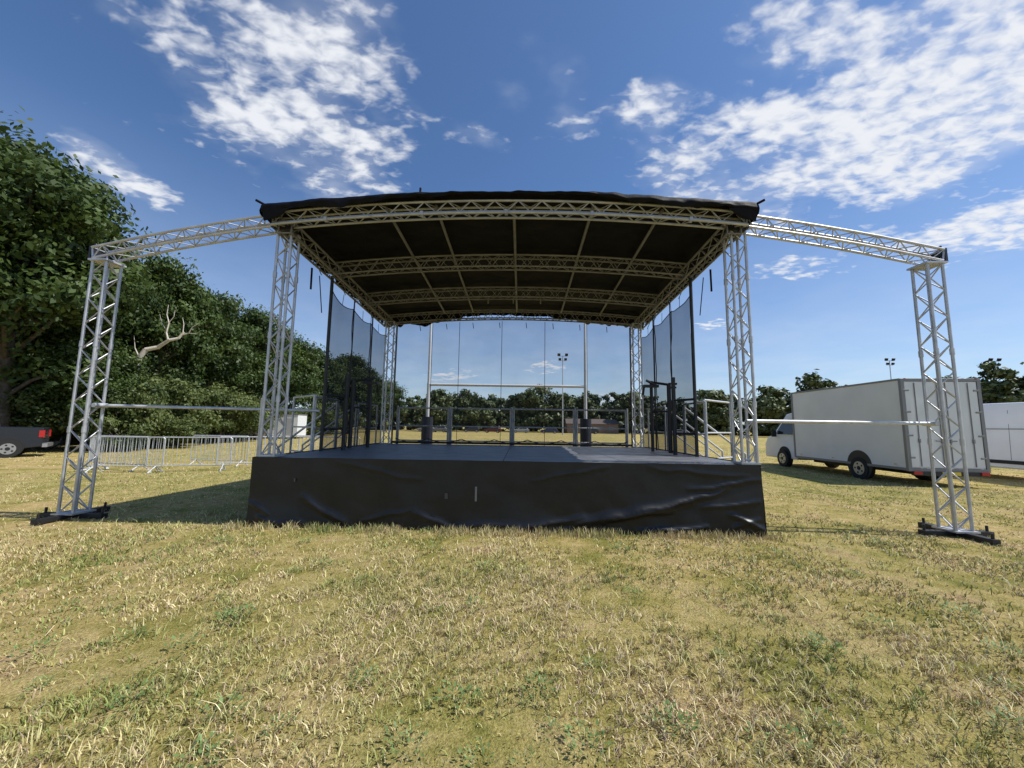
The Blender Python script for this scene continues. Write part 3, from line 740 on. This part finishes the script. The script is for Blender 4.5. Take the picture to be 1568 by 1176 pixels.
# ------------------------------------------------------------------ trees
def crown(rs,H_,Rr,base,nclump,nleaf):
    cz=(H_+base)/2; hz_=(H_-base)/2
    cl=[]
    for i in range(nclump):
        v=rs.randn(3); v/=np.linalg.norm(v); q=rs.rand()**0.33*0.88
        if v[2]<-0.3 and rs.rand()<.3: v[2]*=-1
        wob=0.70+0.48*rs.rand()
        rad=1.0-0.22*max(0,v[2])**2
        p=np.array([v[0]*Rr*q*wob*rad,v[1]*Rr*q*wob*rad,cz+v[2]*hz_*q*(0.9+.15*rs.rand())])
        cl.append((p,Rr*(0.13+0.16*rs.rand()),rs.rand()))
    P=[];N=[];C=[]
    per=nleaf//nclump
    for p,r,cv in cl:
        v=rs.randn(per,3); v/=np.linalg.norm(v,axis=1)[:,None]
        q=(rs.rand(per)**0.5)[:,None]
        ph=cv*40
        lump=(1+0.35*np.sin(v[:,0]*5+ph)*np.sin(v[:,1]*5+ph*.7)+0.2*np.sin(v[:,2]*9+ph))[:,None]
        P.append(p+v*q*r*lump*np.array([1.2,1.2,0.8])); N.append(v+rs.randn(per,3)*0.6+np.array([0,0,.3]))
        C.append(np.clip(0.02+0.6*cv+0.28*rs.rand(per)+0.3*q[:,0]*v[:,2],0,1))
    return np.concatenate(P),np.concatenate(N),np.concatenate(C),cl
def leafquads(rs,P,N,C,ls):
    n=len(P); N=N/np.linalg.norm(N,axis=1)[:,None]
    a=np.cross(N,rs.randn(n,3)); a/=np.linalg.norm(a,axis=1)[:,None]; b=np.cross(N,a)
    s=(ls*(0.6+0.8*rs.rand(n)))[:,None]
    V=np.stack([P-a*s,P-b*s*.55+N*s*.15,P+a*s,P+b*s*.55],1).reshape(-1,3)
    return V,np.arange(n*4).reshape(n,4),np.repeat(C,4)
def branch_mb(rs,H_,Rr,base,cl,tr):
    mbx=MB(); top=H_*0.72; pts=[Vector((0,0,-.1))]
    for i in range(1,7): pts.append(Vector((rs.randn()*.15*i*.4,rs.randn()*.15*i*.4,top*i/6)))
    for i in range(6): mbx.tube(pts[i],pts[i+1],tr*(1-.13*i),9,1,r1=tr*(1-.13*(i+1)),caps=False)
    mbx.tube((0,0,-.1),(0,0,.5),tr*1.5,9,1,r1=tr,caps=False)
    for k,(p,r,cv) in enumerate(cl):
        if k%2: continue
        zs=max(base*0.7,min(top*.95,p[2]-0.45*math.hypot(p[0],p[1])-.3)); t=zs/top*6; i=min(5,int(t)); s=pts[i].lerp(pts[i+1],t-i)
        e=Vector(p); mid=s.lerp(e,.5)+Vector((rs.randn()*.2,rs.randn()*.2,.25))
        r0=tr*.32*(1-.5*zs/H_); mbx.tube(s,mid,r0,6,1,r1=r0*.6,caps=False); mbx.tube(mid,e,r0*.6,5,1,r1=.02,caps=False)
    return mbx
def tree_mesh(seed,H_,Rr,base,nclump,nleaf,ls,lm,tr=.35):
    rs=np.random.RandomState(seed)
    P,N,C,cl=crown(rs,H_,Rr,base,nclump,nleaf); V,Fq,A=leafquads(rs,P,N,C,ls)
    mi=np.zeros(len(Fq))
    b_=branch_mb(rs,H_,Rr,base,cl,tr)
    BF=np.array([f for f in b_.f if len(f)==4]); BV=np.array(b_.v)
    Fq=np.concatenate([Fq,BF+len(V)]); V=np.concatenate([V,BV]); A=np.concatenate([A,np.zeros(len(BV))]); mi=np.concatenate([mi,np.ones(len(BF))])
    return np_mesh("tree_mesh",V,Fq,4,[lm,WOODY],matidx=mi,attr=A)
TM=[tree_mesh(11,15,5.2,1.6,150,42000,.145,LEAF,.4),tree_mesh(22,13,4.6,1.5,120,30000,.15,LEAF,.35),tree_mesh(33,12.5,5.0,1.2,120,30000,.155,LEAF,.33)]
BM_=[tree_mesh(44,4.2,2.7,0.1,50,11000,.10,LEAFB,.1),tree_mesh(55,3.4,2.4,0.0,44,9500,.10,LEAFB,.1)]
def put(name,me,x,y,a,s=1.0,sz=None):
    ob=bpy.data.objects.new(name,me); link(ob)
    ob.matrix_world=Matrix.Translation((x,y,0))@Matrix.Rotation(R(a),4,'Z')@Matrix.Diagonal((s,s,sz or s,1))
for k,x,y,s,sz in ((0,-24.6,18.6,1.04,1.08),(1,-31,21,1.1,1.12),(2,-32.5,14,1.1,1.15),(0,-29.5,26,.92,1.0),
    (1,-25.6,27.5,.82,1.12),(2,-29.5,33,.95,1.14),(1,-26.6,33.0,.9,1.08),(0,-27.2,39.5,.9,.95),(2,-28.4,47,.95,1.10),(1,-29.0,56,.95,1.04),(0,-28,66,1.0,.96),(2,-29,78,1,1.05),(1,-30,92,1,1.0),
    (2,-36,42,1.1,1.1),(1,-37,54,1.1,1.1),(0,-35,30,1,.95),(2,-22.8,20.8,.5,.5)):
    put("oak_tree",TM[k],x,y,random.random()*360,s,sz)
for k,x,y,s,sz in ((0,-23.5,22.8,1.0,.95),(1,-22.4,25.5,1.1,1.2),(0,-24,27.5,1.2,1.3),(0,-22.5,30,1.1,1.15),(1,-24,33,1.3,1.3),(0,-24.5,37,1.2,1.1),
    (1,-26,44,1.3,1.1),(0,-25,49,1.2,1.0),(1,-27,55,1.4,1.1),(0,-27,62,1.4,1.0),(1,-27,20.5,1.3,1.0),(0,-27,17.5,1.2,.9),(1,-30,17,1.3,1.0),(0,-20.5,24,.55,.45),(1,-33,18,1.5,1.2),(0,-29,23,1.5,1.3),(1,-27,30,1.5,1.4),(0,-28.5,19.5,1.4,1.3),
    (1,-20.9,21.0,.75,1.0),(0,-21.6,22.0,.7,1.1),(1,-25.5,20.0,1.0,.8),(0,-24.5,20.6,1.0,1.0)):
    put("bush",BM_[k],x,y,random.random()*360,s,sz)

mb=MB()
def limb(pts,r0,r1,mi=0):
    n=len(pts)-1
    for i in range(n):
        a=r0+(r1-r0)*i/n; b_=r0+(r1-r0)*(i+1)/n; mb.tube(pts[i],pts[i+1],a,8,mi,r1=b_,caps=(i in(0,n-1)))
limb([(0,0,0),(-.1,0,2.5),(-.05,0,4.4)],.20,.15,1)
limb([(-.05,0,4.4),(.1,0,5.3),(.35,0,5.8)],.15,.13)
limb([(.35,0,5.8),(.9,.1,6.0),(1.5,.0,6.45),(1.9,.1,6.6),(2.15,.1,7.0)],.13,.06)
limb([(1.45,0,6.4),(1.30,0,6.9),(1.38,0,7.5),(1.22,0,8.0),(1.25,0,8.6)],.06,.015)
limb([(2.0,.1,6.8),(2.4,.1,6.95),(2.6,0,7.3),(2.95,0,7.6)],.045,.012)
limb([(2.1,.1,6.95),(2.1,.1,7.5),(2.0,.1,7.9)],.035,.01)
limb([(1.32,0,7.0),(.95,.1,7.5),(.85,0,8.0)],.025,.01)
limb([(1.38,0,7.5),(1.6,0,7.9),(1.62,0,8.3)],.02,.008)
limb([(2.4,.1,6.95),(2.8,.1,6.95),(3.1,0,7.15)],.022,.008)
limb([(.1,0,5.3),(-.25,.1,5.9),(-.3,0,6.6)],.04,.012)
o=mb.build("dead_tree",[DEADW,WOODY]); o.matrix_world=TRZ(-22.0,22.3,0,12)

def far_line():
    rs=np.random.RandomState(9); VS=[];FS=[];AS=[];off=0
    path=[(-45,115),(-20,124),(10,128),(45,118),(66,104),(92,86),(112,68),(140,50)]
    pts=[]
    for a,b_ in zip(path[:-1],path[1:]):
        a=np.array(a,float);b_=np.array(b_,float);n=int(np.linalg.norm(b_-a)/3.4)
        for i in range(n): pts.append(a+(b_-a)*(i/n))
    for i,p in enumerate(pts):
        for row in range(2):
            h=(9.0+3.5*rs.rand()) if row==0 else (12.0+3.0*rs.rand())
            q=p+rs.randn(2)*1.5; dirn=q/np.linalg.norm(q); q=q+dirn*row*8
            rr=4.0+1.8*rs.rand()
            P,N,C,cl=crown(rs,h,rr,-3.0,24,1600); P[:,0]+=q[0];P[:,1]+=q[1]
            ok=P[:,2]>-.2; P,N,C=P[ok],N[ok],C[ok]
            C=np.clip(C*.8+rs.rand()*.3-.1,0,1)
            V,Fq,A=leafquads(rs,P,N,C,.56); VS.append(V);FS.append(Fq+off);AS.append(A);off+=len(V)
    for (x,y,h,rr) in ((8,112,14.8,7),(2,114,12.5,5),(14,113,13,5.5),(-14,108,13,5.5),(-9,110,12,4.5),(22,116,12.5,5),(34,108,13.5,6),(66,84,15.5,6),(58,86,13,5),(75,84,14,5.5),(50,95,13,5),(-20,104,12,5),
                       (84,66,14.5,5),(90,64,15.5,5),(97,62,14.5,5),(105,60,15,5),(79,70,13,4.5),(112,58,15,5)):
        P,N,C,cl=crown(rs,h,rr,-1,50,5600); P[:,0]+=x;P[:,1]+=y
        V,Fq,A=leafquads(rs,P,N,C,.44); VS.append(V);FS.append(Fq+off);AS.append(A);off+=len(V)
    me=np_mesh("distant_treeline",np.concatenate(VS),np.concatenate(FS),4,[LEAFD],attr=np.concatenate(AS))
    link(bpy.data.objects.new("distant_treeline",me))
far_line()

scene.view_settings.view_transform='Standard'; scene.view_settings.look='None'; scene.view_settings.exposure=0
